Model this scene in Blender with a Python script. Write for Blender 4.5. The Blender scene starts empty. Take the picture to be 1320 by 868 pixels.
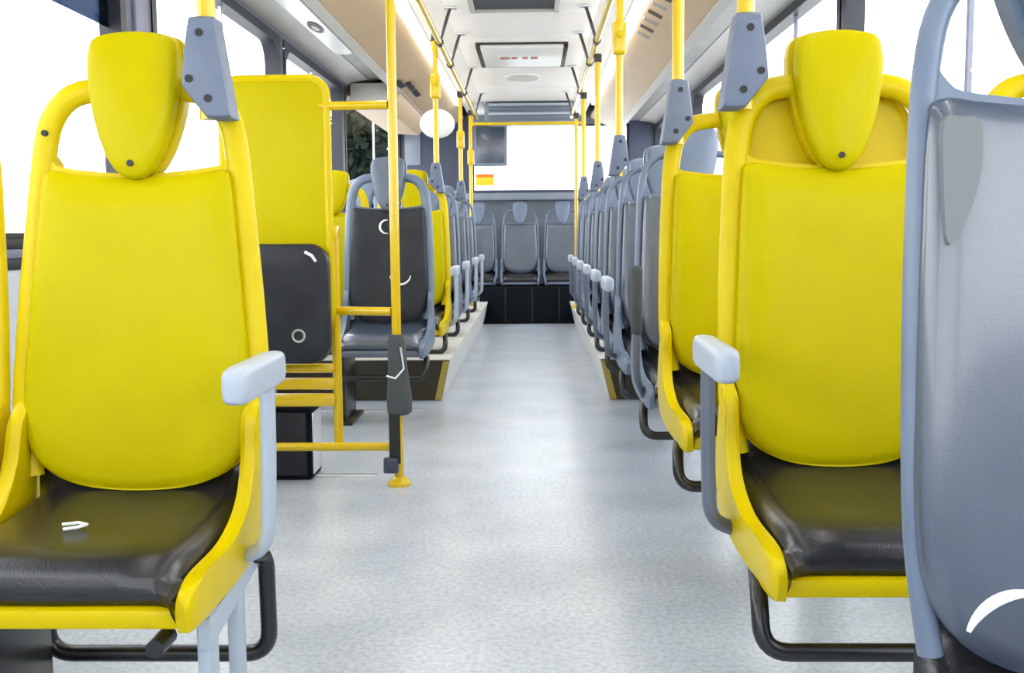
import bpy, bmesh, math, random
from mathutils import Vector, Matrix
random.seed(7)
PI = math.pi
SC = bpy.context.scene
COL = SC.collection

# ------------------------------------------------------------------ camera
cam_d = bpy.data.cameras.new('camera')
cam_d.sensor_width = 36.0
cam_d.lens = 36.0 * 1350 / 1320
cam_d.clip_start = 0.05
cam = bpy.data.objects.new('camera', cam_d)
COL.objects.link(cam)
cam.location = (0, 0, 0.95)
cam.rotation_euler = (Matrix.Rotation(math.radians(1.19), 3, 'Z') @ Matrix.Rotation(math.radians(90 - 5.67), 3, 'X') @ Matrix.Rotation(math.radians(-0.45), 3, 'Z')).to_euler()
SC.camera = cam

# ------------------------------------------------------------------ sky (flat overcast), exposure
w = bpy.data.worlds.new('overcast_sky')
SC.world = w
w.use_nodes = True
bg = w.node_tree.nodes['Background']
bg.inputs['Color'].default_value = (0.97, 0.985, 1.0, 1)
bg.inputs['Strength'].default_value = 4.2
SC.view_settings.view_transform = 'Standard'
SC.view_settings.look = 'None'
SC.view_settings.gamma = 1
SC.view_settings.use_curve_mapping = False
SC.view_settings.exposure = 0.5
SC.cycles.max_bounces = 10
SC.cycles.diffuse_bounces = 6
SC.cycles.transparent_max_bounces = 16
SC.cycles.sample_clamp_indirect = 6

# ------------------------------------------------------------------ materials
def mat(name, col, rough=0.5, metal=0.0, spec=0.5, noise=None, bump=None, coat=0.0, emit=None):
    m = bpy.data.materials.new(name)
    m.use_nodes = True
    nt = m.node_tree
    b = nt.nodes['Principled BSDF']
    b.inputs['Base Color'].default_value = (*col, 1)
    b.inputs['Roughness'].default_value = rough
    b.inputs['Metallic'].default_value = metal
    b.inputs['Specular IOR Level'].default_value = spec
    if coat:
        b.inputs['Coat Weight'].default_value = coat
        b.inputs['Coat Roughness'].default_value = 0.15
    if emit:
        b.inputs['Emission Color'].default_value = (*emit[0], 1)
        b.inputs['Emission Strength'].default_value = emit[1]
    tc = nt.nodes.new('ShaderNodeTexCoord')
    if noise:
        scale, col2, lo, hi = noise
        n = nt.nodes.new('ShaderNodeTexNoise')
        n.inputs['Scale'].default_value = scale
        n.inputs['Detail'].default_value = 4
        nt.links.new(tc.outputs['Object'], n.inputs['Vector'])
        r = nt.nodes.new('ShaderNodeValToRGB')
        r.color_ramp.elements[0].position = lo
        r.color_ramp.elements[1].position = hi
        r.color_ramp.elements[0].color = (*col, 1)
        r.color_ramp.elements[1].color = (*col2, 1)
        nt.links.new(n.outputs['Fac'], r.inputs['Fac'])
        nt.links.new(r.outputs['Color'], b.inputs['Base Color'])
    if bump:
        n = nt.nodes.new('ShaderNodeTexNoise')
        n.inputs['Scale'].default_value = bump[0]
        nt.links.new(tc.outputs['Object'], n.inputs['Vector'])
        bp = nt.nodes.new('ShaderNodeBump')
        bp.inputs['Strength'].default_value = bump[1]
        bp.inputs['Distance'].default_value = 0.002
        nt.links.new(n.outputs['Fac'], bp.inputs['Height'])
        nt.links.new(bp.outputs['Normal'], b.inputs['Normal'])
    return m

def glass_mat(name, tint, refl=0.05):
    m = bpy.data.materials.new(name)
    m.use_nodes = True
    nt = m.node_tree
    nt.nodes.remove(nt.nodes['Principled BSDF'])
    t = nt.nodes.new('ShaderNodeBsdfTransparent')
    t.inputs['Color'].default_value = (*tint, 1)
    g = nt.nodes.new('ShaderNodeBsdfGlossy')
    g.inputs['Roughness'].default_value = 0.02
    mx = nt.nodes.new('ShaderNodeMixShader')
    mx.inputs['Fac'].default_value = refl
    nt.links.new(t.outputs[0], mx.inputs[1])
    nt.links.new(g.outputs[0], mx.inputs[2])
    nt.links.new(mx.outputs[0], nt.nodes['Material Output'].inputs['Surface'])
    return m

M = {}
M['yellow'] = mat('yellow_plastic', (0.62, 0.475, 0.0), 0.34, spec=0.18, noise=(9, (0.59, 0.445, 0.0), 0.4, 0.65), bump=(260, 0.05))
M['yellow_vinyl'] = mat('yellow_vinyl', (0.49, 0.41, 0.0), 0.42, spec=0.05, coat=0.06, noise=(6, (0.47, 0.39, 0.0), 0.4, 0.65), bump=(420, 0.12))
M['yellow_paint'] = mat('yellow_pole_paint', (0.66, 0.45, 0.0), 0.25, coat=0.3)
M['black_vinyl'] = mat('black_vinyl', (0.010, 0.010, 0.013), 0.27, spec=0.6, noise=(14, (0.020, 0.020, 0.024), 0.4, 0.7), bump=(300, 0.15))
M['slate_vinyl'] = mat('slate_blue_vinyl', (0.045, 0.062, 0.10), 0.36, spec=0.9, coat=0.7, noise=(8, (0.055, 0.072, 0.11), 0.4, 0.7), bump=(300, 0.12))
M['charcoal_vinyl'] = mat('charcoal_vinyl', (0.014, 0.016, 0.024), 0.40, spec=0.3, noise=(10, (0.024, 0.027, 0.034), 0.4, 0.7), bump=(300, 0.12))
M['slate_plastic'] = mat('slate_grey_plastic', (0.13, 0.17, 0.25), 0.36, noise=(12, (0.15, 0.19, 0.27), 0.4, 0.7))
M['dark_plastic'] = mat('dark_headrest_plastic', (0.10, 0.12, 0.165), 0.4, noise=(12, (0.12, 0.14, 0.18), 0.4, 0.7))
M['grey_plastic'] = mat('blue_grey_bracket_plastic', (0.115, 0.145, 0.215), 0.45, noise=(20, (0.135, 0.165, 0.24), 0.4, 0.7))
M['arm_plastic'] = mat('pale_grey_armrest_plastic', (0.40, 0.45, 0.54), 0.35)
M['insert_grey'] = mat('matt_grey_insert', (0.17, 0.185, 0.195), 0.6, spec=0.2)
M['black_metal'] = mat('black_steel_tube', (0.008, 0.008, 0.010), 0.3, spec=0.6)
M['grey_metal'] = mat('grey_painted_steel', (0.42, 0.48, 0.57), 0.35, metal=0.15)
M['silver'] = mat('brushed_aluminium', (0.72, 0.74, 0.77), 0.3, metal=0.7)
M['black'] = mat('black_rubber', (0.012, 0.012, 0.014), 0.6)
M['foam'] = mat('dark_grey_foam', (0.055, 0.062, 0.066), 0.75, bump=(150, 0.5))
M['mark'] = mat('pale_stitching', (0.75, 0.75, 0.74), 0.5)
M['ceil'] = mat('ceiling_laminate', (0.88, 0.84, 0.80), 0.5, noise=(2.5, (0.85, 0.81, 0.77), 0.4, 0.7))
M['beige'] = mat('beige_duct_laminate', (0.53, 0.385, 0.235), 0.45, noise=(4, (0.49, 0.355, 0.21), 0.4, 0.7))
M['cove'] = mat('grey_cove_plastic', (0.23, 0.225, 0.215), 0.45, noise=(5, (0.27, 0.26, 0.245), 0.4, 0.7))
M['palecove'] = mat('pale_grey_trim', (0.52, 0.50, 0.47), 0.45)
M['wall'] = mat('pale_wall_laminate', (0.55, 0.60, 0.67), 0.5, noise=(4, (0.51, 0.56, 0.63), 0.4, 0.7))
M['pillar'] = mat('dark_pillar_plastic', (0.035, 0.045, 0.085), 0.4)
M['pillar_grey'] = mat('grey_pillar_plastic', (0.16, 0.17, 0.25), 0.4)
M['rubber'] = mat('window_rubber', (0.012, 0.013, 0.022), 0.5)
M['rear'] = mat('rear_grey_panel', (0.19, 0.22, 0.27), 0.45, noise=(5, (0.22, 0.25, 0.30), 0.4, 0.7))
M['riser'] = mat('black_riser_carpet', (0.007, 0.009, 0.012), 0.9, spec=0.1)
M['kerb'] = mat('pale_kerb_vinyl', (0.66, 0.655, 0.62), 0.4, noise=(30, (0.55, 0.545, 0.52), 0.45, 0.7))
M['kerbdark'] = mat('dark_step_face', (0.035, 0.027, 0.014), 0.5)
M['gold'] = mat('gold_step_edge', (0.45, 0.33, 0.05), 0.4)
M['lamp'] = mat('lamp_strip', (0.9, 0.9, 0.9), 0.4, emit=((1, 0.98, 0.95), 10.0))
M['lens'] = mat('white_lamp_lens', (0.80, 0.79, 0.76), 0.3)
M['white'] = mat('white_enamel', (0.70, 0.70, 0.70), 0.3)
M['red'] = mat('red_print', (0.50, 0.13, 0.10), 0.5)
M['hatch_shade'] = mat('dark_hatch_shade', (0.05, 0.052, 0.058), 0.6)
M['brown'] = mat('brown_gap', (0.06, 0.022, 0.012), 0.6)
M['orange'] = mat('orange_sign', (0.85, 0.20, 0.01), 0.5)
M['signyellow'] = mat('yellow_sign', (0.85, 0.62, 0.01), 0.5)
M['leaf'] = mat('dark_leaves', (0.004, 0.009, 0.005), 0.8, spec=0.1, noise=(3, (0.010, 0.020, 0.010), 0.4, 0.7))
M['bark'] = mat('bark', (0.05, 0.035, 0.03), 0.8)
M['asphalt'] = mat('pale_concrete_yard', (0.62, 0.63, 0.64), 0.8, noise=(2, (0.5, 0.5, 0.52), 0.4, 0.7))
M['glass'] = glass_mat('window_glass', (0.97, 0.985, 0.985), 0.04)
M['bluefilm'] = glass_mat('blue_tinted_glass', (0.07, 0.115, 0.18), 0.04)

def floor_material():
    m = bpy.data.materials.new('speckled_blue_grey_floor')
    m.use_nodes = True
    nt = m.node_tree
    b = nt.nodes['Principled BSDF']
    b.inputs['Specular IOR Level'].default_value = 0.75
    b.inputs['Coat Weight'].default_value = 0.5
    b.inputs['Coat Roughness'].default_value = 0.24
    tc = nt.nodes.new('ShaderNodeTexCoord')
    def noise(scale, det):
        n = nt.nodes.new('ShaderNodeTexNoise')
        n.inputs['Scale'].default_value = scale
        n.inputs['Detail'].default_value = det
        nt.links.new(tc.outputs['Object'], n.inputs['Vector'])
        return n
    big, fine = noise(3.0, 5), noise(70, 3)
    r1 = nt.nodes.new('ShaderNodeValToRGB')
    r1.color_ramp.elements[0].position, r1.color_ramp.elements[1].position = 0.36, 0.66
    r1.color_ramp.elements[0].color = (0.44, 0.495, 0.58, 1)
    r1.color_ramp.elements[1].color = (0.56, 0.61, 0.69, 1)
    nt.links.new(big.outputs['Fac'], r1.inputs['Fac'])
    r2 = nt.nodes.new('ShaderNodeValToRGB')
    r2.color_ramp.elements[0].position, r2.color_ramp.elements[1].position = 0.33, 0.60
    r2.color_ramp.elements[0].color = (0.72, 0.73, 0.75, 1)
    r2.color_ramp.elements[1].color = (1, 1, 1, 1)
    nt.links.new(fine.outputs['Fac'], r2.inputs['Fac'])
    mx = nt.nodes.new('ShaderNodeMix')
    mx.data_type = 'RGBA'
    mx.blend_type = 'MULTIPLY'
    mx.inputs['Factor'].default_value = 1
    nt.links.new(r1.outputs['Color'], mx.inputs['A'])
    nt.links.new(r2.outputs['Color'], mx.inputs['B'])
    nt.links.new(mx.outputs['Result'], b.inputs['Base Color'])
    mr = nt.nodes.new('ShaderNodeMapRange')
    mr.inputs['To Min'].default_value, mr.inputs['To Max'].default_value = 0.34, 0.44
    nt.links.new(big.outputs['Fac'], mr.inputs['Value'])
    nt.links.new(mr.outputs['Result'], b.inputs['Roughness'])
    bp = nt.nodes.new('ShaderNodeBump')
    bp.inputs['Strength'].default_value = 0.25
    bp.inputs['Distance'].default_value = 0.002
    nt.links.new(fine.outputs['Fac'], bp.inputs['Height'])
    nt.links.new(bp.outputs['Normal'], b.inputs['Normal'])
    return m
M['floor'] = floor_material()

# ------------------------------------------------------------------ mesh helpers
class MB:
    """collects shapes into one mesh"""
    def __init__(s):
        s.v, s.f = [], []
    def add(s, v, f):
        o = len(s.v)
        s.v += [tuple(p) for p in v]
        s.f += [tuple(i + o for i in q) for q in f]
        return s
    def box(s, x0, x1, y0, y1, z0, z1, r=0.0, seg=2):
        bm = bmesh.new()
        bmesh.ops.create_cube(bm, size=1)
        for q in bm.verts:
            q.co = Vector(((x0 + x1) / 2 + q.co.x * (x1 - x0), (y0 + y1) / 2 + q.co.y * (y1 - y0), (z0 + z1) / 2 + q.co.z * (z1 - z0)))
        if r > 0:
            r = min(r, 0.45 * min(abs(x1 - x0), abs(y1 - y0), abs(z1 - z0)))
            bmesh.ops.bevel(bm, geom=bm.edges[:], offset=r, segments=seg, affect='EDGES', profile=0.5)
        bm.verts.index_update()
        s.add([q.co[:] for q in bm.verts], [[q.index for q in f.verts] for f in bm.faces])
        bm.free()
        return s
    def tube(s, pts, r, n=10, r2=None, up=None, cap=True):
        """sweep a round (or oval: r sideways, r2 along up) section along a path"""
        P = [Vector(p) for p in pts]
        V, F = [], []
        prev = None
        rr = r if isinstance(r, (list, tuple)) else [r] * len(P)
        for i, p in enumerate(P):
            t = (P[min(i + 1, len(P) - 1)] - P[max(i - 1, 0)]).normalized()
            if prev is None:
                a = Vector(up) if up else (Vector((0, 0, 1)) if abs(t.z) < 0.9 else Vector((1, 0, 0)))
            else:
                a = prev
            a = (a - t * a.dot(t)).normalized()
            b = t.cross(a)
            prev = a
            for k in range(n):
                th = 2 * PI * k / n
                V.append(p + a * (math.cos(th) * (r2 or rr[i])) + b * (math.sin(th) * rr[i]))
        for i in range(len(P) - 1):
            for k in range(n):
                F.append((i * n + k, i * n + (k + 1) % n, (i + 1) * n + (k + 1) % n, (i + 1) * n + k))
        if cap:
            F.append(tuple(range(n))[::-1])
            F.append(tuple(range((len(P) - 1) * n, len(P) * n)))
        return s.add(V, F)
    def prism(s, outline, fa, fb):
        """outline of 2-D points; fa / fb map them to the two faces"""
        n = len(outline)
        V = [fa(*p) for p in outline] + [fb(*p) for p in outline]
        F = [tuple(range(n)), tuple(range(n, 2 * n))[::-1]]
        F += [(i, n + i, n + (i + 1) % n, (i + 1) % n) for i in range(n)]
        return s.add(V, F)
    def rings(s, R, cap0=True, cap1=True):
        n = len(R[0])
        V = [p for r in R for p in r]
        F = []
        for i in range(len(R) - 1):
            for k in range(n):
                F.append((i * n + k, i * n + (k + 1) % n, (i + 1) * n + (k + 1) % n, (i + 1) * n + k))
        if cap0: F.append(tuple(range(n))[::-1])
        if cap1: F.append(tuple(range((len(R) - 1) * n, len(R) * n)))
        return s.add(V, F)
    def mesh(s, name, m, angle=40):
        me = bpy.data.meshes.new(name)
        me.from_pydata(s.v, [], s.f)
        bm = bmesh.new()
        bm.from_mesh(me)
        bmesh.ops.recalc_face_normals(bm, faces=bm.faces[:])
        bm.to_mesh(me)
        bm.free()
        me.materials.append(m)
        for p in me.polygons: p.use_smooth = True
        me.set_sharp_from_angle(angle=math.radians(angle))
        return me

def obj(name, mb, m, parent=None, loc=None):
    o = bpy.data.objects.new(name, mb if isinstance(mb, bpy.types.Mesh) else mb.mesh(name, m))
    COL.objects.link(o)
    if parent: o.parent = parent
    if loc: o.location = loc
    return o
def tag(o, label, cat, group=None, kind=None):
    o['label'] = label
    o['category'] = cat
    if group: o['group'] = group
    if kind: o['kind'] = kind
    return o
def thing(name, label, cat, loc=(0, 0, 0), group=None, kind=None):
    o = bpy.data.objects.new(name, None)
    COL.objects.link(o)
    o.location = loc
    o.empty_display_size = 0.1
    return tag(o, label, cat, group, kind)
def spline(pts, n=6, closed=True):
    P, out, L = pts, [], len(pts)
    rng = range(L) if closed else range(L - 1)
    for i in rng:
        g = (lambda j: P[j % L]) if closed else (lambda j: P[max(0, min(L - 1, j))])
        p0, p1, p2, p3 = g(i - 1), g(i), g(i + 1), g(i + 2)
        for k in range(n):
            t = k / n
            out.append(tuple(0.5 * (2 * b + (c - a) * t + (2 * a - 5 * b + 4 * c - d) * t * t + (3 * b - a - 3 * c + d) * t ** 3)
                             for a, b, c, d in zip(p0, p1, p2, p3)))
    if not closed: out.append(tuple(P[-1]))
    return out
def fillet(pts, r, n=6):
    P = [Vector(p) for p in pts]
    out = [P[0]]
    for i in range(1, len(P) - 1):
        a, b, c = P[i - 1], P[i], P[i + 1]
        d1, d2 = (a - b), (c - b)
        k = min(r, d1.length * 0.49, d2.length * 0.49)
        p, q = b + d1.normalized() * k, b + d2.normalized() * k
        for j in range(n + 1):
            t = j / n
            out.append(p.lerp(b, t).lerp(b.lerp(q, t), t))
    out.append(P[-1])
    return out

# ------------------------------------------------------------------ the bus body
LW, RW, XC = -1.47, 1.35, -0.06          # side walls, centre line
Y0, Y1 = -2.6, 11.75
ZC = 2.25
fl = obj('floor', MB().box(LW - 0.02, RW + 0.02, Y0, Y1, -0.08, 0.0), M['floor'])
tag(fl, 'speckled pale blue-grey vinyl bus floor along the aisle', 'floor', kind='structure')
# raised platforms of the rear half, aisle face undercut, dark near end with a gold edge
for sgn, xt, xb, xw in ((-1, -0.475, -0.525, LW), (1, 0.375, 0.43, RW)):
    y0, y1, h = 5.9, 11.6, 0.235
    q = [(xt, h), (xb, 0.0), (xw, 0.0), (xw, h)]
    obj('side_platform', MB().prism(q, lambda x, z: (x, y0, z), lambda x, z: (x, y1, z)), M['kerb'], fl)
    q2 = [(xt + sgn * 0.004, h - 0.004), (xb + sgn * 0.004, 0.002), (xw, 0.002), (xw, h - 0.004)]
    obj('step_face', MB().prism(q2, lambda x, z: (x, y0 - 0.006, z), lambda x, z: (x, y0, z)), M['kerbdark'], fl)
    q3 = [(xt + sgn * 0.006, h - 0.01), (xb + sgn * 0.006, 0.004), (xb + sgn * 0.04, 0.004), (xt + sgn * 0.04, h - 0.01)]
    obj('edge_strip', MB().prism(q3, lambda x, z: (x, y0 - 0.010, z), lambda x, z: (x, y0 - 0.006, z)), M['gold'], fl)
obj('floor_seam_strip', MB().box(LW + 0.02, -0.62, 4.02, 4.06, 0.0, 0.006, 0.002), M['silver'], fl)
obj('floor_seam_strip', MB().box(LW + 0.02, -0.60, 5.55, 5.58, 0.0, 0.006, 0.002), M['silver'], fl)

# ceiling: centre panels, pale slopes, beige ducts, coves
ce = obj('ceiling', MB().box(XC - 0.46, XC + 0.46, Y0, Y1, ZC + 0.012, ZC + 0.05), M['ceil'])
tag(ce, 'pale laminate bus ceiling between the beige air ducts', 'ceiling', kind='structure')
ys = [-2.6, -0.6, 1.3, 2.9, 4.4, 5.45, 6.42, 7.2, 8.42, 9.5, 10.6]
for a, b in zip(ys[:-1], ys[1:]):
    obj('ceiling_panel', MB().box(XC - 0.45, XC + 0.45, a + 0.006, b - 0.006, ZC, ZC + 0.014, 0.004), M['ceil'], ce)
def side_strip(name, pts, m, th=0.02, y0=Y0, y1=Y1):
    """pts: local profile (distance from the centre line, z), mirrored to both sides"""
    for sgn in (-1, 1):
        sc = (abs((LW if sgn < 0 else RW) - XC)) / 1.41
        q = [(XC + sgn * d * sc, z) for d, z in pts] + [(XC + sgn * d * sc, z + th) for d, z in reversed(pts)]
        obj(name, MB().prism(q, lambda x, z: (x, y0, z), lambda x, z: (x, y1, z)), m, ce)
side_strip('slope_panel', [(0.45, ZC), (0.55, ZC - 0.005), (0.63, ZC - 0.03)], M['ceil'])
side_strip('duct_panel', [(0.70, 2.205), (0.80, 2.15), (0.98, 2.08)], M['beige'], 0.03)
side_strip('duct_lip', [(0.98, 2.075), (1.03, 2.055)], M['palecove'], 0.03)
side_strip('duct_gap', [(1.03, 2.07), (1.048, 2.08)], M['brown'])
side_strip('cove_panel', [(1.048, 2.09), (1.10, 2.17), (1.24, 2.17)], M['cove'])
side_strip('window_header', [(1.24, 2.165), (1.33, 2.155), (1.41, 2.13)], M['palecove'], 0.05)
for k in range(9):
    y = 5.0 + k * 0.21
    obj('vent_slat', MB().prism([(0.655, 2.192), (0.735, 2.150), (0.735, 2.158), (0.655, 2.20)], lambda x, z: (x, y, z), lambda x, z: (x, y + 0.07, z)), M['kerbdark'] if k % 2 else M['cove'], ce)
rf = obj('roof_skin', MB().box(LW - 0.08, RW + 0.08, Y0, Y1 + 0.1, 2.34, 2.40), M['cove'], ce)
# lamps: two continuous strips and small oval cove lamps
for sgn, nm in ((-1, 'left'), (1, 'right')):
    x = XC + sgn * 0.665
    t = thing('ceiling_light', 'long white ceiling light strip above the ' + nm + ' row of seats', 'lamp', (x, 5.0, 2.205), 'ceiling light strips')
    obj('diffuser', MB().box(-0.022, 0.022, -5.5, 5.5, -0.008, 0.014, 0.006), M['lamp'], t)
    obj('housing', MB().box(-0.045, 0.045, -5.55, 5.55, 0.014, 0.03, 0.004), M['palecove'], t)
t = thing('cove_lamp', 'long white lamp cover with an oval dark grille in the left cove above the windows', 'lamp', (-1.255, 5.2, 2.168))
ol = [(0.062 * math.cos(a * PI / 8), (1.85 if a < 8 else -1.85) + 0.10 * math.sin(a * PI / 8)) for a in range(17)]
obj('cover', MB().prism(ol, lambda x, y: (x, y, -0.022), lambda x, y: (x * 1.1, y, 0.0)), M['lens'], t)
ol2 = [(0.036 * math.cos(a * PI / 8), 1.0 + 0.16 * math.sin(a * PI / 8)) for a in range(16)]
obj('grille', MB().prism(ol2, lambda x, y: (x, y, -0.027), lambda x, y: (x, y, -0.018)), M['kerbdark'], t)
obj('grille_centre', MB().prism([(x * 0.5, 1.0 + (y - 1.0) * 0.5) for x, y in ol2], lambda x, y: (x, y, -0.030), lambda x, y: (x, y, -0.02)), M['palecove'], t)
# roof hatches and vent
t = thing('roof_hatch', 'dark open roof hatch in the ceiling nearest the camera', 'hatch', (-0.10, 5.9, ZC))
obj('hatch_shade_sheet', MB().box(-0.23, 0.23, -0.42, 0.36, -0.004, 0.0), M['hatch_shade'], t)  # flat sheet, its dark colour stands in for shade inside the opening
fr = MB().box(-0.26, 0.26, 0.36, 0.39, -0.02, 0.0, 0.004).box(-0.26, 0.26, -0.45, -0.42, -0.02, 0.0, 0.004)
fr.box(-0.26, -0.23, -0.45, 0.39, -0.02, 0.0, 0.004).box(0.23, 0.26, -0.45, 0.39, -0.02, 0.0, 0.004)
obj('hatch_frame', fr, M['palecove'], t)
t = thing('roof_hatch', 'white roof hatch with dark edges and red print, further back', 'hatch', (-0.07, 7.8, ZC))
obj('hatch_lid', MB().box(-0.29, 0.29, -0.42, 0.42, -0.035, 0.0, 0.012), M['lens'], t)
e = MB().box(-0.32, -0.29, -0.42, 0.42, -0.03, 0.0, 0.004).box(0.29, 0.32, -0.42, 0.42, -0.03, 0.0, 0.004).box(-0.32, 0.32, 0.42, 0.46, -0.03, 0.0, 0.004).box(-0.32, 0.32, -0.46, -0.42, -0.012, 0.0, 0.004)
obj('hatch_seal', e, M['kerbdark'], t)
pr = MB()
for a, b in ((-0.16, -0.09), (-0.08, -0.035), (0.0, 0.04), (0.06, 0.11)):
    pr.box(a, b, -0.05, 0.03, -0.037, -0.0348)
obj('red_print', pr, M['red'], t)
t = thing('ceiling_vent', 'small flat oval ceiling vent behind the white hatch', 'vent', (-0.08, 8.95, ZC))
ol = [(0.13 * math.cos(a * PI / 10), 0.16 * math.sin(a * PI / 10)) for a in range(20)]
obj('vent_plate', MB().prism(ol, lambda x, y: (x, y, -0.02), lambda x, y: (x, y, 0.0)), M['palecove'], t)
obj('vent_rim', MB().prism([(a * 1.15, b * 1.15) for a, b in ol], lambda x, y: (x, y, -0.008), lambda x, y: (x, y, 0.0)), M['ceil'], t)

# side walls with windows.  Each wall: lower panel, header, pillars; each window: frame + pane (+ divider)
def side_wall(nm, X, sgn, pillars, sill, top, first):
    xi, xo = X, X + sgn * 0.07
    lo, hi = min(xi, xo), max(xi, xo)
    wl = obj('wall_' + nm, MB().box(lo, hi, Y0, Y1, 0.0, sill - 0.09), M['wall'])
    tag(wl, 'pale blue-grey side wall below the windows on the ' + nm, 'wall', kind='structure')
    obj('sill_band', MB().box(lo - 0.006, hi + 0.006, Y0, Y1, sill - 0.09, sill - 0.058, 0.004), M['rubber'], wl)
    obj('sill_band', MB().box(lo - 0.004, hi + 0.004, Y0, Y1, sill - 0.058, sill - 0.03, 0.004), M['pillar_grey'], wl)
    obj('sill_band', MB().box(lo - 0.006, hi + 0.006, Y0, Y1, sill - 0.03, sill, 0.004), M['rubber'], wl)
    obj('header_panel', MB().box(lo, hi, Y0, Y1, top, 2.34), M['pillar_grey'], wl)
    for (a, b) in pillars:
        p = obj('pillar', MB().box(lo, hi, a, b, sill, top), M['pillar'], wl)
        if b - a > 0.2:
            obj('pillar_cover', MB().box(lo - 0.012, hi + 0.012, a + 0.08, b - 0.06, sill, top, 0.008), M['pillar_grey'], p)
    edges = [Y0] + [e for p in pillars for e in p] + [Y1]
    k = first
    for a, b in zip(edges[::2], edges[1::2]):
        if b - a < 0.2: continue
        m_ = MB()
        t_ = 0.05
        # rubber frame ring with rounded inside corners
        r_ = 0.13
        inn = []
        for cx, cz, st in ((b - t_ - r_, top - t_ - r_, 0), (a + t_ + r_, top - t_ - r_, 1), (a + t_ + r_, sill + t_ * 0.3 + r_, 2), (b - t_ - r_, sill + t_ * 0.3 + r_, 3)):
            for j in range(5):
                th = (st + j / 4) * PI / 2
                inn.append((cx + r_ * math.cos(th), cz + r_ * math.sin(th)))
        out = []
        for (cy, cz), st in zip(((b, top), (a, top), (a, sill), (b, sill)), range(4)):
            out += [(cy, cz)] * 5
        V, F = [], []
        n = len(inn)
        for x in (lo - 0.005, hi + 0.005):
            V += [(x, p[0], p[1]) for p in out] + [(x, p[0], p[1]) for p in inn]
        for i in range(n):
            j = (i + 1) % n
            F.append((i, j, n + j, n + i))
            F.append((2 * n + i, 3 * n + i, 3 * n + j, 2 * n + j))
            F.append((n + i, n + j, 3 * n + j, 3 * n + i))
        m_.add(V, F)
        wn = obj('window_%d' % k, m_, M['rubber'])
        tag(wn, 'side window with black rubber frame, number %d of the %s wall from the front' % (k - first + 1, nm), 'window', kind='structure')
        xm = (xi + xo) / 2
        obj('pane', MB().box(xm - 0.003, xm + 0.003, a + 0.02, b - 0.02, sill + 0.005, top - 0.02), M['glass'], wn)
        mid = (a + b) / 2
        if b - a > 1.5:
            mid = {1: 2.93, 12: 3.42, 13: 5.66}.get(k, mid)
            obj('pane_divider', MB().box(xm - 0.008, xm + 0.008, mid - 0.011, mid + 0.011, sill + 0.01, top - 0.03), M['silver'] if nm == 'left' else M['pillar_grey'], wn)
        if k == 1:
            obj('tinted_pane', MB().box(xm - 0.010, xm - 0.006, a + 0.02, b - 0.02, 1.69, top - 0.02), M['bluefilm'], wn)
        k += 1
side_wall('left', LW, -1, [(3.85, 4.12), (6.2, 6.3), (8.2, 8.3)], 0.945, 2.10, 1)
side_wall('right', RW, 1, [(1.2, 1.3), (4.67, 4.72), (9.0, 9.2)], 0.945, 2.12, 11)

# rear wall: lower panel, window, header box, shelf
rw = obj('wall_rear', MB().box(LW, RW, Y1, Y1 + 0.08, 0.0, 1.40), M['rear'])
tag(rw, 'grey rear wall of the bus behind the back bench', 'wall', kind='structure')
obj('corner_panel', MB().box(LW, -0.68, Y1, Y1 + 0.08, 1.40, 2.34), M['pillar'], rw)
obj('corner_panel', MB().box(1.07, RW, Y1, Y1 + 0.08, 1.40, 2.34), M['pillar'], rw)
obj('corner_cover', MB().box(-1.42, -1.24, Y1 - 0.02, Y1, 1.70, 2.05, 0.01), M['rear'], rw)
obj('header_panel', MB().box(-0.68, 1.07, Y1, Y1 + 0.08, 2.14, 2.34), M['rear'], rw)
obj('shelf', MB().box(LW, RW, Y1 - 0.22, Y1, 1.30, 1.40, 0.02), M['rear'], rw)
obj('shelf_edge', MB().box(LW, RW, Y1 - 0.235, Y1 - 0.21, 1.385, 1.41, 0.008), M['pillar'], rw)
wn = obj('window_20', MB().box(-0.68, 1.07, Y1 + 0.02, Y1 + 0.06, 1.40, 1.425).box(-0.68, 1.07, Y1 + 0.02, Y1 + 0.06, 2.12, 2.14).box(-0.68, -0.65, Y1 + 0.02, Y1 + 0.06, 1.40, 2.14).box(1.04, 1.07, Y1 + 0.02, Y1 + 0.06, 1.40, 2.14), M['rubber'])
tag(wn, 'wide bright rear window above the back bench', 'window', kind='structure')
obj('pane', MB().box(-0.66, 1.05, Y1 + 0.035, Y1 + 0.041, 1.41, 2.13), M['glass'], wn)
t = thing('rear_air_unit', 'blue-grey slatted air unit under the ceiling above rear window', 'air unit', (-0.02, 10.62, 2.06))
obj('housing', MB().box(-0.46, 0.46, 0.02, 0.62, 0.0, 0.188, 0.015), M['rear'], t)
for k in range(4):
    obj('slat', MB().box(-0.42, 0.42, -0.006, 0.03, 0.015 + k * 0.045, 0.04 + k * 0.045, 0.008), M['slate_plastic'] if k % 2 == 0 else M['grey_metal'], t)
t = thing('screen', 'dark square grey screen hanging at left of the rear window', 'screen', (-0.45, 11.3, 1.66))
obj('casing', MB().box(-0.18, 0.18, 0.0, 0.06, 0.0, 0.46, 0.015), M['rear'], t)
obj('display', MB().box(-0.15, 0.15, -0.004, 0.004, 0.03, 0.43, 0.002), M['slate_vinyl'], t)
obj('bracket', MB().box(-0.03, 0.03, 0.02, 0.05, 0.45, 0.60), M['black_metal'], t)
t = thing('sign', 'small yellow sign with orange top edge below the dark screen', 'sign', (-0.53, 11.66, 1.47))
obj('board', MB().box(-0.10, 0.10, 0.0, 0.02, 0.0, 0.12, 0.004), M['signyellow'], t)
obj('orange_band', MB().box(-0.10, 0.10, -0.004, 0.0, 0.09, 0.125), M['orange'], t)

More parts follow.
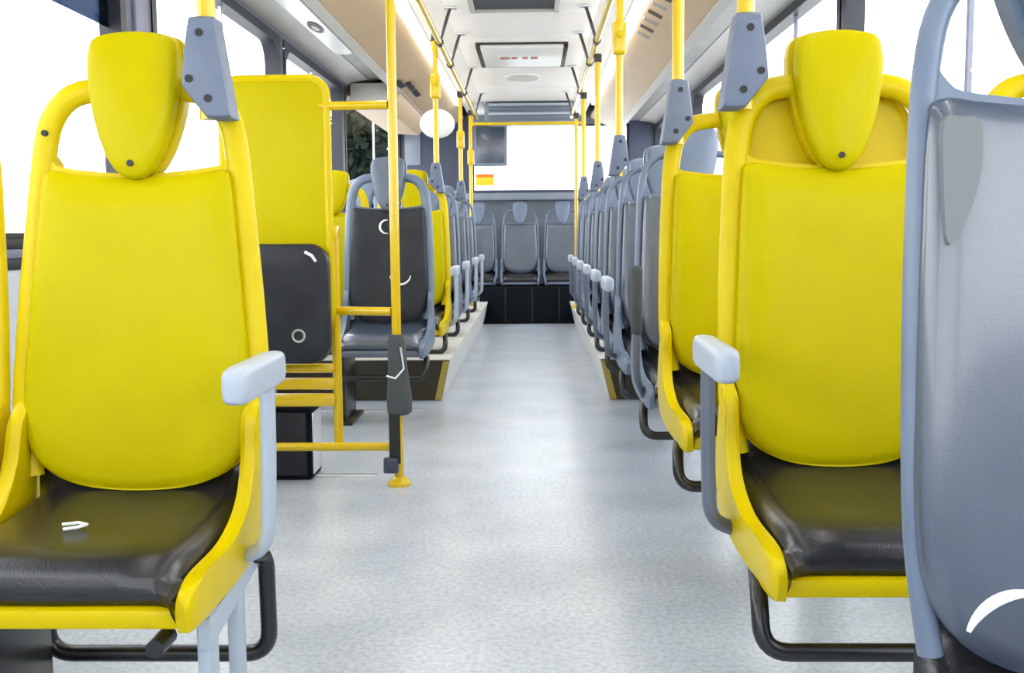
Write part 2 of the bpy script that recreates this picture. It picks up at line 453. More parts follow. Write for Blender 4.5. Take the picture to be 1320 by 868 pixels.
# front wall with the windscreen, unseen behind the camera, added to shape the light
fw = obj('wall_front', MB().box(LW, RW, Y0 - 0.08, Y0, 0.0, 0.85), M['rear'])
tag(fw, 'unseen low grey front wall under the windscreen', 'wall', kind='structure')
obj('header_panel', MB().box(LW, RW, Y0 - 0.08, Y0, 2.05, 2.34), M['rear'], fw)
wn = obj('window_30', MB().box(LW, LW + 0.06, Y0 - 0.06, Y0 - 0.02, 0.85, 2.05).box(RW - 0.06, RW, Y0 - 0.06, Y0 - 0.02, 0.85, 2.05).box(-0.09, -0.03, Y0 - 0.06, Y0 - 0.02, 0.85, 2.05), M['rubber'])
tag(wn, 'split windscreen at the front of the bus', 'window', kind='structure')
obj('pane', MB().box(LW + 0.05, RW - 0.05, Y0 - 0.045, Y0 - 0.039, 0.86, 2.04), M['glass'], wn)
# black riser under the back bench
rs = obj('bench_riser', MB().box(-0.56, 0.49, 10.9, 11.6, 0.0, 0.385, 0.01), M['riser'])
tag(rs, 'black carpeted riser under the back bench at the aisle end', 'riser')
for k in range(3):
    obj('riser_seam', MB().box(-0.30 + k * 0.28, -0.285 + k * 0.28, 10.892, 10.902, 0.02, 0.38, 0.002), M['charcoal_vinyl'], rs)

# door header box left rear, and its slots
t = thing('door_header', 'beige overhead cabinet with dark slots at the left rear windows', 'cabinet', (0, 8.45, 0))
q = [(LW + 0.02, 2.12), (LW + 0.02, 1.96), (-1.16, 1.94), (-1.07, 2.02), (-1.05, 2.06)]
obj('cabinet_body', MB().prism(q, lambda x, z: (x, 0, z), lambda x, z: (x, 2.3, z)), M['beige'], t)
obj('end_panel', MB().box(LW + 0.03, -1.16, -0.012, 0.0, 1.98, 2.14, 0.004), M['palecove'], t)
for k, (x, z) in enumerate(((-1.005, 2.088), (-0.955, 2.107), (-0.955, 2.107))):
    y = (7.95, 8.2, 8.62)[k]
    obj('slot', MB().prism([(x - 0.022, z - 0.0185), (x + 0.022, z - 0.0015), (x + 0.022, z + 0.004), (x - 0.022, z - 0.012)], lambda a, b: (a, y, b), lambda a, b: (a, y + 0.33, b)), M['black'], ce)

# ------------------------------------------------------------------ seats
def lean(z): return max(0.0, z - 0.477) * 0.10
def hoop_outline():
    return [(-0.200, 0.50), (-0.212, 0.62), (-0.208, 0.80), (-0.198, 0.98), (-0.187, 1.12), (-0.170, 1.19), (-0.130, 1.232), (-0.06, 1.245),
            (0, 1.245), (0.06, 1.245), (0.130, 1.232), (0.170, 1.19), (0.187, 1.12), (0.198, 0.98), (0.208, 0.80), (0.212, 0.62), (0.200, 0.50)]
def hoop_mesh(r=0.024, r2=0.018):
    p = spline(hoop_outline(), 4, False)
    m = MB()
    m.tube([(x, lean(z) + 0.022, z) for x, z in p], r, 12, r2=r2, up=(0, 1, 0))
    return m
PAD = [(0, 0.477), (0.10, 0.487), (0.165, 0.520), (0.197, 0.575), (0.204, 0.66), (0.199, 0.78), (0.191, 0.92), (0.182, 1.05), (0.170, 1.085),
       (0.12, 1.080), (0, 1.072)]
def sym(half):
    r = [p for p in half]
    l = [(-x, z) for x, z in reversed(half) if x != 0]
    return r + l
def scaled(outline, k, dz=0.0):
    cx = sum(p[0] for p in outline) / len(outline)
    cz = sum(p[1] for p in outline) / len(outline)
    return [(cx + (x - cx) * k, cz + (z - cz) * k + dz) for x, z in outline]
def pillow(outline, prof, n=4, scoop=0.0):
    """prof: (scale, y) from the rear rim to the front centre"""
    o = spline(outline, n)
    cz = sum(p[1] for p in o) / len(o)
    R = []
    for k, y in prof:
        R.append([(x, lean(z) + y + (scoop * (1 - (x / 0.2) ** 2) if k < 1 else 0), z) for x, z in scaled(o, k)])
    return MB().rings(R)
def pad_mesh():
    return pillow(sym(PAD), [(0.99, 0.024), (1.0, 0.012), (1.0, -0.002), (0.99, -0.010), (0.965, -0.016), (0.92, -0.020), (0.75, -0.022), (0.5, -0.020), (0.25, -0.018), (0.08, -0.018)], scoop=0.010)
SHELL = PAD[:8] + [(0.186, 1.13), (0.180, 1.135), (0.165, 1.106), (0.135, 1.092), (0, 1.080)]
def back_shell_mesh():
    o = [(x * 1.03, z) for x, z in sym(SHELL)]
    return pillow(o, [(0.9, 0.052), (0.97, 0.048), (1.0, 0.038), (1.0, 0.012)])
HEAD = [(0, 1.068), (0.030, 1.080), (0.055, 1.120), (0.074, 1.180), (0.085, 1.245), (0.087, 1.30), (0.076, 1.335), (0.04, 1.346), (0, 1.349)]
def head_mesh():
    return pillow(sym(HEAD), [(0.96, 0.020), (1.0, 0.008), (1.0, -0.010), (0.985, -0.020), (0.94, -0.027), (0.8, -0.032), (0.5, -0.035), (0.2, -0.036)])
def head_back_mesh():
    o = [(x * 1.09, z + 0.0) for x, z in sym(HEAD)]
    return pillow(o, [(0.8, 0.066), (0.93, 0.060), (1.0, 0.046), (1.0, 0.014)])
def screw_mesh(z, y):
    m = MB()
    ol = [(0.0065 * math.cos(a * PI / 6), z + 0.0065 * math.sin(a * PI / 6)) for a in range(12)]
    return m.prism(ol, lambda x, q: (x, lean(q) + y - 0.004, q), lambda x, q: (x, lean(q) + y + 0.004, q))
def cushion_mesh():
    path = [(0.045, 0.57), (0.040, 0.52), (0.015, 0.487), (-0.04, 0.476), (-0.15, 0.468), (-0.25, 0.464), (-0.322, 0.464), (-0.360, 0.458), (-0.385, 0.446), (-0.397, 0.428), (-0.399, 0.406), (-0.392, 0.386), (-0.37, 0.380)]
    path = spline(path, 2, False)
    xs = [(-1, 0.078), (-0.985, 0.055), (-0.95, 0.030), (-0.89, 0.012), (-0.80, 0.003), (-0.5, 0.002), (0, 0.006), (0.5, 0.002), (0.80, 0.003), (0.89, 0.012), (0.95, 0.030), (0.985, 0.055), (1, 0.078)]
    V, F = [], []
    n = len(xs)
    for i, (y, z) in enumerate(path):
        a, b = path[max(0, i - 1)], path[min(len(path) - 1, i + 1)]
        t = Vector((b[0] - a[0], b[1] - a[1])).normalized()
        nn = Vector((-t.y, t.x))                       # inward normal
        if nn.y > 0: nn = -nn
        if i < 7: nn = Vector((0, -1))
        f = min(1, max(0, (z - 0.380) / 0.07))
        hw = 0.200 + 0.010 * min(1, max(0, (y + 0.39) / 0.3))
        for u, d in xs:
            d2 = d * (0.35 + 0.65 * f)
            V.append((u * hw, y + nn.x * d2, z + nn.y * d2))
    for i in range(len(path) - 1):
        for k in range(n - 1):
            F.append((i * n + k, i * n + k + 1, (i + 1) * n + k + 1, (i + 1) * n + k))
    return MB().add(V, F)
def side_panel_mesh(sg):
    o = [(0.045, 0.66), (-0.005, 0.63), (-0.03, 0.55), (-0.075, 0.488), (-0.14, 0.448), (-0.24, 0.424), (-0.34, 0.418), (-0.395, 0.408), (-0.416, 0.385), (-0.412, 0.358), (-0.390, 0.340),
         (-0.27, 0.345), (-0.12, 0.356), (0.0, 0.378), (0.05, 0.43), (0.065, 0.52), (0.06, 0.62)]
    o = spline(o, 3)
    R = []
    for k, x in ((0.90, 0.207), (1.0, 0.211), (1.0, 0.226), (0.97, 0.232), (0.88, 0.235)):
        bl = lambda y, z: 0.006 * max(0, min(1, (y + 0.25) / 0.25)) * max(0, min(1, (0.60 - z) / 0.12))
        R.append([(sg * (x + bl(y, z) - 0.010 * max(0, min(1, (-0.2 - y) / 0.2))), y, z) for y, z in scaled(o, k)])
    return MB().rings(R)
def lip_mesh():
    return MB().box(-0.205, 0.205, -0.408, -0.36, 0.348, 0.382, 0.010).box(-0.205, 0.205, -0.37, 0.02, 0.356, 0.372, 0.004)
def loop_mesh(a):
    p = fillet([(a * 0.20, -0.16, 0.335), (a * 0.232, -0.345, 0.338), (a * 0.232, -0.375, 0.245), (-a * 0.20, -0.375, 0.245), (-a * 0.20, -0.345, 0.338), (-a * 0.18, -0.16, 0.335)], 0.055, 7)
    return MB().tube(p, 0.0155, 10)
def rear_loop_mesh(a):
    p = fillet([(a * 0.218, -0.02, 0.355), (a * 0.232, 0.035, 0.34), (a * 0.232, 0.045, 0.135), (-a * 0.21, 0.045, 0.135), (-a * 0.21, 0.035, 0.34), (-a * 0.19, -0.02, 0.355)], 0.05, 7)
    return MB().tube(p, 0.0165, 10)
def pedestal_mesh(a, zb):
    m = MB().box(-a * 0.20 - 0.02, -a * 0.20 + 0.02, -0.30, 0.0, zb + 0.02, 0.36, 0.006)
    m.box(-a * 0.19 - 0.045, -a * 0.19 + 0.045, -0.33, 0.03, zb, zb + 0.02, 0.005)
    return m
def front_leg_mesh(a, y0, y1):
    m = MB()
    m.box(a * 0.21 - 0.012, a * 0.21 + 0.012, y0, y1, 0.012, 0.352, 0.005)
    m.box(a * 0.21 - 0.03, a * 0.21 + 0.03, y0 - 0.02, y1 + 0.02, 0.0, 0.014, 0.004)
    return m
def brace_mesh(a):
    q = [(-0.30, 0.335), (-0.30, 0.285), (-0.26, 0.290), (0.02, 0.330), (0.06, 0.395), (0.03, 0.385), (-0.12, 0.350)]
    x0, x1 = (a * 0.205, a * 0.225)
    return MB().prism(q, lambda y, z: (x0, y, z), lambda y, z: (x1, y, z))
def arm_pad_mesh(a):
    m = MB()
    R = []
    x = a * 0.285
    for y, k in ((-0.335, 0.45), (-0.332, 0.72), (-0.322, 0.92), (-0.30, 1.0), (-0.2, 1.0), (-0.09, 1.0), (-0.06, 0.9), (-0.045, 0.6)):
        ring = []
        for j in range(16):
            th = 2 * PI * j / 16
            cx, cz = math.cos(th), math.sin(th)
            ex = 0.55
            ring.append((x + 0.0225 * k * math.copysign(abs(cx) ** ex, cx), y, 0.722 + 0.004 * (y + 0.2) * 10 * 0 + 0.031 * (0.35 + 0.65 * k) * math.copysign(abs(cz) ** ex, cz)))
        R.append(ring)
    return m.rings(R)
def arm_stem_mesh(a):
    p = fillet([(a * 0.285, -0.12, 0.70), (a * 0.285, -0.125, 0.55), (a * 0.280, -0.13, 0.405), (a * 0.22, -0.10, 0.375)], 0.07, 7)
    return MB().tube(p, 0.0135, 10, r2=0.018, up=(0, 1, 0))
def raised_arm_mesh(a):
    return MB().box(a * 0.262 - 0.020, a * 0.262 + 0.020, -0.425, -0.39, 0.60, 0.835, 0.017, 3)
def raised_stem_mesh(a):
    return MB().tube(fillet([(a * 0.262, -0.405, 0.62), (a * 0.262, -0.40, 0.45), (a * 0.225, -0.30, 0.375)], 0.05, 5), 0.013, 10)
def infill_mesh():
    o = [(0, 1.045), (0.15, 1.05), (0.172, 1.08), (0.172, 1.13), (0.15, 1.195), (0.11, 1.235), (0, 1.245)]
    return pillow(sym(o), [(0.97, 0.070), (1.0, 0.062), (1.0, 0.048), (0.97, 0.042), (0.93, 0.044), (0.90, 0.050), (0.3, 0.050)])
def arc_mesh(cx, cz, r, a0, a1, yo, th=0.004):
    pts = []
    for k in range(13):
        an = math.radians(a0 + (a1 - a0) * k / 12)
        x, z = cx + r * math.cos(an), cz + r * math.sin(an)
        pts.append((x, lean(z) + yo, z))
    return MB().tube(pts, [th * (0.4 + 0.6 * math.sin(PI * k / 12)) for k in range(13)], 6)
CACHE = {}
def cm(key, fn, m, wv=None):
    if wv: key += '|%.2f,%.2f' % wv
    if key not in CACHE:
        q = fn()
        if wv:
            wf = lambda z: wv[0] + (wv[1] - wv[0]) * max(0, min(1, (z - 0.55) / 0.55))
            q.v = [(x * wf(z), y, z) for x, y, z in q.v]
        CACHE[key] = q.mesh(key.split('|')[0], m)
    return CACHE[key]
SETS = {
    'yellow': dict(hoop='yellow', pad='yellow_vinyl', shell='yellow', head='yellow_vinyl', headb='yellow', cush='black_vinyl', panel='yellow', lip='yellow'),
    'dark': dict(hoop='slate_plastic', pad='slate_vinyl', shell='slate_plastic', head='slate_plastic', headb='slate_plastic', cush='black_vinyl', panel='slate_plastic', lip='slate_plastic'),
    'black': dict(hoop='slate_plastic', pad='charcoal_vinyl', shell='dark_plastic', head='dark_plastic', headb='slate_plastic', cush='slate_vinyl', panel='slate_plastic', lip='dark_plastic'),
}
def seat(kind, a, x, y, label, group, zb=0.0, arm=None, leg=False, dz=0.0, infill=False, base=True, wv=(1.0, 1.05), rear_loop=False):
    """a: side of the seat that faces the aisle (+1 towards +x)"""
    S = SETS[kind]
    t = thing('bus_seat', label, 'seat', (x, y, zb), group)
    D = dz - zb
    def part(name, key, fn, m, p=t):
        o = obj(name, cm(key, fn, M[m], wv if name in ('hoop_frame', 'back_shell', 'back_pad', 'infill_panel') else None), None, p)
        if p is t: o.location = (0, 0, D)
        return o
    part('hoop_frame', 'hoop_frame|' + kind, (lambda: hoop_mesh(0.0135, 0.016)) if kind == 'dark' else hoop_mesh, S['hoop'])
    part('back_shell', 'back_shell|' + kind, back_shell_mesh, S['shell'])
    part('back_pad', 'back_pad|' + kind, pad_mesh, S['pad'])
    hd = part('headrest', 'headrest|' + kind, head_mesh, S['head'])
    part('headrest_cover', 'headrest_cover|' + kind, head_back_mesh, S['headb'], hd)
    part('screw', 'screw|', lambda: screw_mesh(1.098, -0.030), 'black', hd)
    part('seat_cushion', 'seat_cushion|' + kind, cushion_mesh, S['cush'])
    for sg in (-1, 1):
        part('side_panel', 'side_panel|%s%d' % (kind, sg), lambda: side_panel_mesh(sg), S['panel'])
    part('front_lip', 'front_lip|' + kind, lip_mesh, S['lip'])
    if base:
        part('support_loop', 'support_loop|%d%d' % (a, rear_loop), (lambda: rear_loop_mesh(a)) if rear_loop else (lambda: loop_mesh(a)), 'black_metal')
        o = obj('pedestal', cm('pedestal|%d%.2f%.3f' % (a, zb, dz), lambda: pedestal_mesh(a, zb - dz), M['black_metal']), None, t)
        o.location = (0, 0, D)
    if leg:
        for y0, y1 in ((-0.290, -0.242), (-0.120, -0.080)):
            o = obj('leg', front_leg_mesh(a, y0, y1), M['grey_metal'], t)
            o.location = (0, 0, D)
        part('leg_brace', 'leg_brace|%d' % a, lambda: brace_mesh(a), 'grey_metal')
        part('pivot_bolt', 'pivot_bolt|%d' % a, lambda: MB().tube([(a * 0.17, -0.40, 0.325), (a * 0.17, -0.34, 0.325)], 0.015, 12), 'black_metal')
    if arm == 'down':
        am = part('armrest', 'armrest|%d' % a, lambda: arm_pad_mesh(a), 'arm_plastic')
        part('armrest_stem', 'armrest_stem|%d' % a, lambda: arm_stem_mesh(a), 'grey_metal' if a > 0 else 'dark_plastic', am)
    elif arm == 'up':
        am = part('armrest', 'armrest_up|%d' % a, lambda: raised_arm_mesh(a), 'foam')
        part('armrest_stem', 'armrest_up_stem|%d' % a, lambda: raised_stem_mesh(a), 'dark_plastic', am)
    if infill:
        part('infill_panel', 'infill_panel|' + kind, infill_mesh, S['hoop'])
    return t

LX, RX, PIT = -0.758, 0.612, 0.497
# left front pair
sL1 = seat('yellow', 1, LX, 1.95, 'yellow bus seat with black cushion, pale grey armrest and grey legs, nearest on the left', 'yellow seats', arm='down', leg=True, dz=-0.012, wv=(1.08, 1.0), rear_loop=True)
o = obj('screw', MB().tube([(-0.178, lean(1.165) - 0.002, 1.165), (-0.178, lean(1.165) + 0.006, 1.165)], 0.006, 10), M['black'], sL1, (0, 0, -0.018))
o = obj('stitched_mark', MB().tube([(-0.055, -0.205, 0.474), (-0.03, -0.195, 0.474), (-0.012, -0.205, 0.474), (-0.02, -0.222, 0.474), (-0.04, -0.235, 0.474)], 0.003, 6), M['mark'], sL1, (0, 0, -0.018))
seat('yellow', 1, LX - PIT, 1.95, 'yellow seat at the window beside the nearest left seat, only its edge in view', 'yellow seats', dz=-0.018)
for ch in sL1.children:
    if ch.name.startswith(('seat_cushion', 'side_panel', 'front_lip')): ch.scale = (1, 0.94, 1)
# left rows behind the partition
sL2 = seat('black', 1, LX, 5.45, 'black padded seat with grey hoop behind the yellow pole on the left', 'dark left seats', base=True)
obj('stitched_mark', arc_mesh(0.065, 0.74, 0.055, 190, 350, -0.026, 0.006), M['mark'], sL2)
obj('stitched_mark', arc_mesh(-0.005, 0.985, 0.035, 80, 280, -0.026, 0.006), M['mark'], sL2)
seat('yellow', 1, LX, 6.55, 'yellow seat directly behind the black padded seat on the left', 'yellow seats', zb=0.235, arm='down')
seat('yellow', 1, LX - PIT, 6.55, 'yellow window seat showing between the tall panel and the black seat', 'yellow seats', zb=0.235)
for k, (yy, wnd) in enumerate(((7.6, True), (8.75, True), (9.8, False))):
    ordn = ['first', 'second', 'third'][k]
    seat('dark', 1, LX, yy, ordn + ' slate grey aisle seat behind the yellow ones on the left', 'dark left seats', zb=0.235, arm='down')
    if wnd: seat('dark', 1, LX - PIT, yy, ordn + ' slate grey window seat behind the yellow ones on the left', 'dark left seats', zb=0.235)
# right side
sR0 = seat('dark', -1, RX + 0.008, 1.06, 'large slate blue seat cut off by the right edge, nearest of all', 'dark right seats', wv=(1.0, 1.07))
for ch in sR0.children:
    if ch.name.startswith('headrest'): ch.scale = (1.4, 1, 1)
    if ch.name.startswith('side_panel'): ch.location.z = -0.20
    if ch.name.startswith('back_pad'): ch.scale = (1.07, 1, 1)
ins = [(-0.200, 1.060), (-0.182, 1.064), (-0.164, 1.060), (-0.161, 1.030), (-0.166, 0.995), (-0.180, 0.955), (-0.192, 0.935), (-0.199, 0.945), (-0.201, 1.0)]
ins = spline(ins, 3)
obj('side_insert', MB().prism(ins, lambda x, z: (x, lean(z) - 0.026, z), lambda x, z: (x, lean(z) - 0.005, z)), M['insert_grey'], sR0)
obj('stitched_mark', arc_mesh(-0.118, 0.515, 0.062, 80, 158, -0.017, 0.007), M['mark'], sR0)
sR1 = seat('yellow', -1, RX, 2.08, 'yellow bus seat with black cushion and dark armrest stem, nearest on the right', 'yellow seats', arm='down', infill=True)
seat('yellow', -1, RX + PIT, 2.08, 'yellow window seat whose arched top shows through the hole of the big slate seat', 'yellow seats')
sR2 = seat('yellow', -1, RX, 3.09, 'narrow-looking yellow seat standing right behind the nearest right yellow seat', 'yellow seats', dz=0.035)
for ch in sR2.children:
    if ch.name.startswith('headrest'): ch.location.x = 0.03
ordi = ['first', 'second', 'third', 'fourth', 'fifth', 'sixth', 'seventh']
for k, yy in enumerate((3.96, 4.84, 5.72, 6.62, 7.52, 8.42, 9.32)):
    seat('dark', -1, RX, yy, ordi[k] + ' slate blue aisle seat behind the two yellow ones on the right', 'dark right seats', zb=0.0 if yy < 6 else 0.235, arm='up' if k == 0 else 'down')
# back bench: five seats, no legs of their own
bx = [-0.60, -0.14, 0.32]
nmx = ['left', 'middle', 'right']
for k, x in enumerate(bx):
    t = seat('dark', -1, x, 11.36, nmx[k] + ' seat of the three on the back bench under the rear window', 'back bench seats', zb=0.40, base=False, dz=0.052)
    t.scale = (0.9, 0.9, 0.88)

# ------------------------------------------------------------------ poles, rails, brackets
def pole(x, y, z0, z1, label, bracket=None, foot=False, button=None, top=True, grp='yellow grab poles', r=0.0175):
    t = thing('grab_pole', label, 'pole', (x, y, z0), grp)
    obj('tube', MB().tube([(0, 0, 0), (0, 0, z1 - z0)], r, 14), M['yellow_paint'], t)
    if bracket:
        a = bracket               # aisle side of its seat
        q = [(0.022, 0.185), (-0.026, 0.185), (-0.036, 0.125), (-0.043, 0.060), (0.004, 0.0), (0.050, 0.0), (0.036, 0.095)]
        q = [(p * a, z) for p, z in q]
        mb = MB()
        R = []
        q = spline([w_ for a_, b_ in zip(q, q[1:] + q[:1]) for w_ in (tuple(Vector(a_).lerp(Vector(b_), 0.12)), tuple(Vector(a_).lerp(Vector(b_), 0.88)))], 3)
        for k, yy in ((0.82, -0.032), (0.94, -0.030), (1.0, -0.022), (1.0, 0.024), (0.86, 0.030)):
            R.append([(x_, yy, z_) for x_, z_ in scaled(q, k)])
        b = obj('seat_bracket', mb.rings(R), M['grey_plastic'], t)
        for px, pz in ((-0.004, 0.155), (-0.026, 0.072), (0.008, 0.036)):
            obj('bolt', MB().tube([(px * a, -0.034, pz), (px * a, -0.027, pz)], 0.0075, 10), M['black'], b)
    if foot:
        obj('foot_flange', MB().tube([(0, 0, 0), (0, 0, 0.012), (0, 0, 0.03), (0, 0, 0.035)], [0.045, 0.045, 0.028, 0.018], 16), M['yellow_paint'], t)
    if button is not None:
        zb_ = button - z0
        bb = obj('stop_button_box', MB().box(-0.032, 0.032, -0.032, 0.030, zb_, zb_ + 0.15, 0.016, 3), M['yellow_paint'], t)
        obj('stop_button', MB().tube([(0, -0.040, zb_ + 0.09), (0, -0.030, zb_ + 0.09)], 0.014, 12), M['yellow'], bb)
    if top:
        obj('top_joint', MB().tube([(0, 0, z1 - z0 - 0.05), (0, 0, z1 - z0)], 0.026, 12), M['black_metal'], t)
    return t
TOPZ = 2.05
pole(LX + 0.152, 1.985, 1.165, 2.24, 'short yellow pole rising from the grey bracket of the nearest left seat', bracket=1)
pole(-0.513, 3.89, 0.0, 2.24, 'tall yellow floor-to-ceiling pole at the corner of the wheelchair bay', foot=True)
pole(-0.60, 6.60, 1.20, 2.18, 'yellow pole with bulging yellow button box above the left yellow seats', bracket=1, button=1.78)
pole(-0.60, 8.85, 1.20, 2.12, 'thin yellow pole on the second slate seat at left', bracket=1, button=1.65)
pole(-0.595, 10.2, 0.235, 2.12, 'yellow pole at the far left corner of the back bench', button=1.6)
pole(RX - 0.19, 2.13, 1.19, 2.24, 'short yellow pole rising from the grey bracket of the nearest right seat', bracket=-1)
pole(RX - 0.185, 3.14, 1.205, 2.24, 'yellow pole in the bracket of the second right yellow seat', bracket=-1)
pole(RX - 0.215, 4.88, 1.205, 2.24, 'yellow pole with bulging yellow button box on the second slate seat at right', bracket=-1, button=1.75)
pole(RX - 0.205, 6.66, 1.205, 2.05, 'yellow pole on the fourth slate seat at right, dark joint on top', bracket=-1)
pole(RX - 0.205, 8.46, 1.205, 2.05, 'thin yellow pole on the sixth slate seat at right', bracket=-1)
pole(RX - 0.205, 9.9, 0.235, 2.05, 'farthest yellow pole at right by the back bench', foot=True)
# long overhead rails with hangers
for nm, x, hx in (('left', -0.535, -0.47), ('right', 0.375, 0.31)):
    t = thing('overhead_rail', 'long yellow overhead handrail above the %s side of the aisle' % nm, 'handrail', (x, 2.6, 2.05), 'overhead handrails')
    obj('rail', MB().tube([(0, 0, 0), (0, 7.6, 0)], 0.017, 12), M['yellow_paint'], t)
    for k, yy in enumerate((4.3, 6.2, 7.0, 8.4, 9.9)):
        h = obj('hanger', MB().tube([(0, yy - 2.6, 0.0), (hx - x, yy - 2.6, 0.20)], 0.010, 8), M['black_metal'], t)
        obj('clamp', MB().tube([(0, yy - 2.63, 0), (0, yy - 2.57, 0)], 0.024, 12), M['black_metal'], h)
        obj('ceiling_plate', MB().box(hx - x - 0.035, hx - x + 0.035, yy - 2.63, yy - 2.57, 0.188, 0.2, 0.004), M['silver'], h)
t = thing('rear_rail', 'yellow crossbar in front of the rear window top', 'handrail', (0, 10.58, 2.03))
obj('rail', MB().tube([(-0.60, 0, 0.0), (0.50, 0, 0.0)], 0.016, 12), M['yellow_paint'], t)
for x in (-0.60, 0.50):
    obj('end_post', MB().tube([(x, 0, -0.02), (x, 0, 0.23)], 0.014, 10), M['yellow_paint'], t)
# ------------------------------------------------------------------ wheelchair bay: tall panel with folded seat
t = thing('wheelchair_partition', 'tall yellow back panel on tube frame with black folded seat', 'partition', (-0.955, 3.92, 0.0))
def rr(x0, x1, z0, z1, r, n=6):
    out = []
    for cx, cz, st in ((x1 - r, z1 - r, 0), (x0 + r, z1 - r, 1), (x0 + r, z0 + r, 2), (x1 - r, z0 + r, 3)):
        for j in range(n + 1):
            th = (st + j / n) * PI / 2
            out.append((cx + r * math.cos(th), cz + r * math.sin(th)))
    return out
o = rr(-0.195, 0.195, 0.60, 1.52, 0.065)
obj('panel', MB().prism(o, lambda x, z: (x, -0.012, z), lambda x, z: (x, 0.012, z)), M['yellow_vinyl'], t)
obj('panel_rim', MB().tube([(x, -0.004, z) for x, z in o] + [(o[0][0], -0.004, o[0][1])], 0.016, 8, up=(0, 1, 0)), M['yellow'], t)
for x in (-0.205, 0.205):
    obj('post', MB().tube([(x, 0.03, 0.0 if x < 0 else 0.148), (x, 0.03, 0.97)], 0.018, 12), M['yellow_paint'], t)
    obj('post_clip', MB().box(x - 0.02, x + 0.02, -0.01, 0.04, 0.93, 0.98, 0.006), M['yellow_paint'], t)
for z0, z1, m in ((0.425, 0.46, 'yellow_paint'), (0.36, 0.405, 'yellow_paint'), (0.295, 0.345, 'yellow_paint')):
    obj('crossbar', MB().box(-0.20, 0.20, 0.0, 0.035, z0, z1, 0.012), M[m], t)
o = rr(-0.21, 0.20, 0.468, 0.915, 0.075)
R = [[(x, y, z) for x, z in scaled(o, k)] for k, y in ((0.97, -0.02), (1.0, -0.03), (1.0, -0.055), (0.985, -0.067), (0.93, -0.074), (0.6, -0.077), (0.2, -0.077))]
fc = obj('folded_cushion', MB().rings(R), M['charcoal_vinyl'], t)
obj('stitched_ring', MB().tube([(0.085 + 0.022 * math.cos(a * PI / 12), -0.078, 0.575 + 0.022 * math.sin(a * PI / 12)) for a in range(25)], 0.004, 6), M['silver'], fc)
obj('corner_clip', MB().tube([(0.115, -0.072, 0.885), (0.14, -0.072, 0.872), (0.155, -0.07, 0.85)], 0.007, 8), M['mark'], fc)
obj('pull_strap', MB().tube([(-0.15, -0.08, 0.76), (-0.12, -0.083, 0.785), (-0.10, -0.08, 0.80)], 0.005, 6), M['mark'], fc)
# tubes that tie the panel to the pole
obj('upper_bar', MB().tube([(0.17, 0.0, 1.42), (0.425, -0.03, 1.42)], 0.0165, 12), M['yellow_paint'], t)
obj('middle_bar', MB().tube([(0.20, 0.03, 0.66), (0.425, -0.03, 0.66)], 0.0165, 12), M['yellow_paint'], t)
obj('bottom_bar', MB().tube([(-0.40, -0.03, 0.148), (0.425, -0.03, 0.148)], 0.0165, 12), M['yellow_paint'], t)
bx_ = obj('heater_box', MB().box(-1.10, -0.86, 3.97, 4.16, 0.0, 0.285, 0.012), M['riser'])
tag(bx_, 'black box on the floor under the folded wheelchair-bay seat', 'box')
obj('side_plate', MB().box(-0.862, -0.856, 3.985, 4.145, 0.02, 0.26, 0.002), M['silver'], bx_)
obj('front_plate', MB().box(-1.08, -0.88, 3.964, 3.971, 0.02, 0.265, 0.003), M['charcoal_vinyl'], bx_)
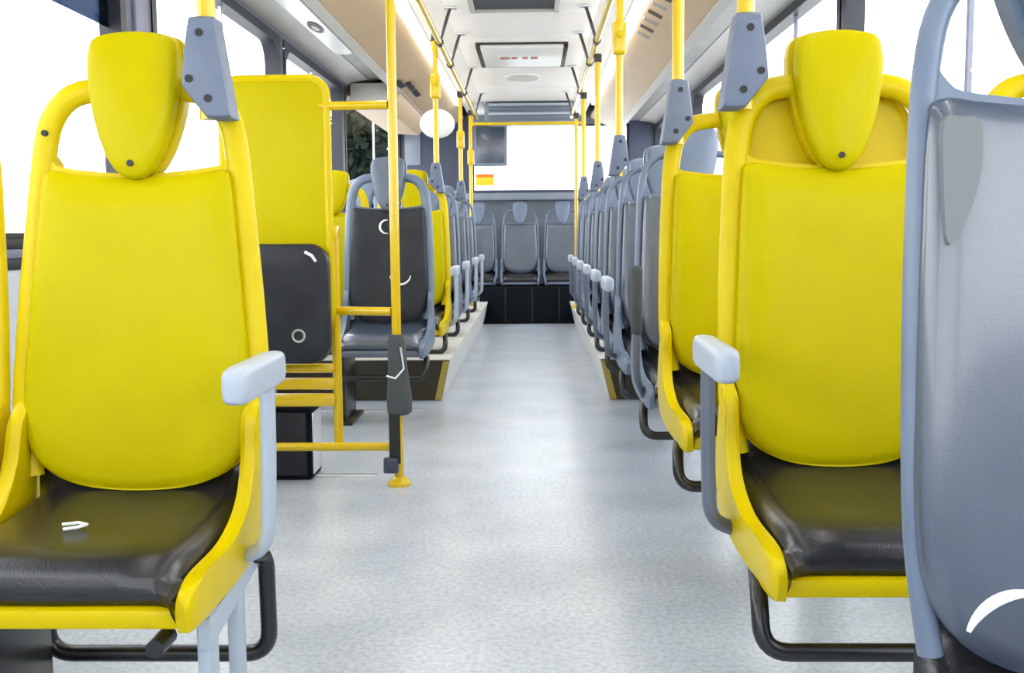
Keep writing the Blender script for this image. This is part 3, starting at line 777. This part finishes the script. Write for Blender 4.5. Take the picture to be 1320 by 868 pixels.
# restraint sleeve on the pole
t = thing('restraint_sleeve', 'dark grey padded sleeve with hanging strap around the tall pole foot', 'sleeve', (-0.513, 3.89, 0.0))
obj('sleeve', MB().tube([(0, -0.01, 0.575), (0, -0.01, 0.55), (0.004, -0.01, 0.45), (0.008, -0.012, 0.34), (0.008, -0.012, 0.285), (0.008, -0.012, 0.275)], [0.026, 0.034, 0.036, 0.048, 0.047, 0.036], 16), M['foam'], t)
obj('sleeve_seam', MB().tube([(-0.036, -0.025, 0.42), (0.0, -0.055, 0.415), (0.03, -0.04, 0.45), (0.02, -0.045, 0.53)], 0.004, 6), M['silver'], t)
st = obj('strap', MB().box(-0.030, 0.012, -0.042, -0.032, 0.09, 0.29, 0.003), M['black'], t)
obj('buckle', MB().box(-0.052, 0.004, -0.056, -0.026, 0.055, 0.115, 0.008), M['pillar'], st)
# round mirror
t = thing('round_mirror', 'round white mirror disc hanging by the left pole with the bulging yellow box', 'mirror', (-0.655, 7.3, 1.70))
ol = [(0.12 * math.cos(a * PI / 14), 0.10 * math.sin(a * PI / 14)) for a in range(28)]
R = [[(x, y, z) for x, z in scaled(ol, k)] for k, y in ((1.0, 0.02), (1.0, 0.0), (0.9, -0.012), (0.6, -0.025), (0.2, -0.03))]
obj('disc', MB().rings(R), M['white'], t)
obj('mirror_arm', MB().tube([(0, 0.02, 0.05), (0, 0.03, 0.20), (0.0, 0.03, 0.53)], 0.009, 8), M['black_metal'], t)

# ------------------------------------------------------------------ outside
yd = obj('ground', MB().box(-60, 60, -20, 90, -0.55, -0.5), M['asphalt'])
tag(yd, 'pale overexposed yard outside the bus', 'ground', kind='structure')
def tree(x, y, h, r, label):
    t = thing('tree', label, 'tree', (x, y, -0.5), 'trees outside the left windows')
    obj('trunk', MB().tube([(0, 0, 0), (0.05, 0, h * 0.3), (0, 0.05, h * 0.6)], [0.14, 0.11, 0.07], 8), M['bark'], t)
    bm = bmesh.new()
    V, F = [], []
    for k in range(2600):
        a, u, q = random.uniform(0, 2 * PI), random.uniform(-1, 1), random.random() ** 0.4
        c = Vector((r * q * math.cos(a) * math.sqrt(1 - u * u), r * q * math.sin(a) * math.sqrt(1 - u * u), h * 0.55 + u * h * 0.42 * q))
        d1 = Vector((random.gauss(0, 1), random.gauss(0, 1), random.gauss(0, 1))).normalized() * 0.10
        d2 = d1.cross(Vector((random.gauss(0, 1), random.gauss(0, 1), random.gauss(0, 1)))).normalized() * 0.06
        i = len(V)
        V += [c - d1, c + d2, c + d1, c - d2]
        F.append((i, i + 1, i + 2, i + 3))
    bm.free()
    o = obj('crown', MB().add(V, F), M['leaf'], t)
    o['kind'] = 'stuff'
tree(-3.5, 20.5, 5.0, 0.42, 'slim dark tree seen through the left windows, leftmost of two')
tree(-2.95, 18.5, 5.0, 0.50, 'dark tree seen through the left windows behind round mirror')
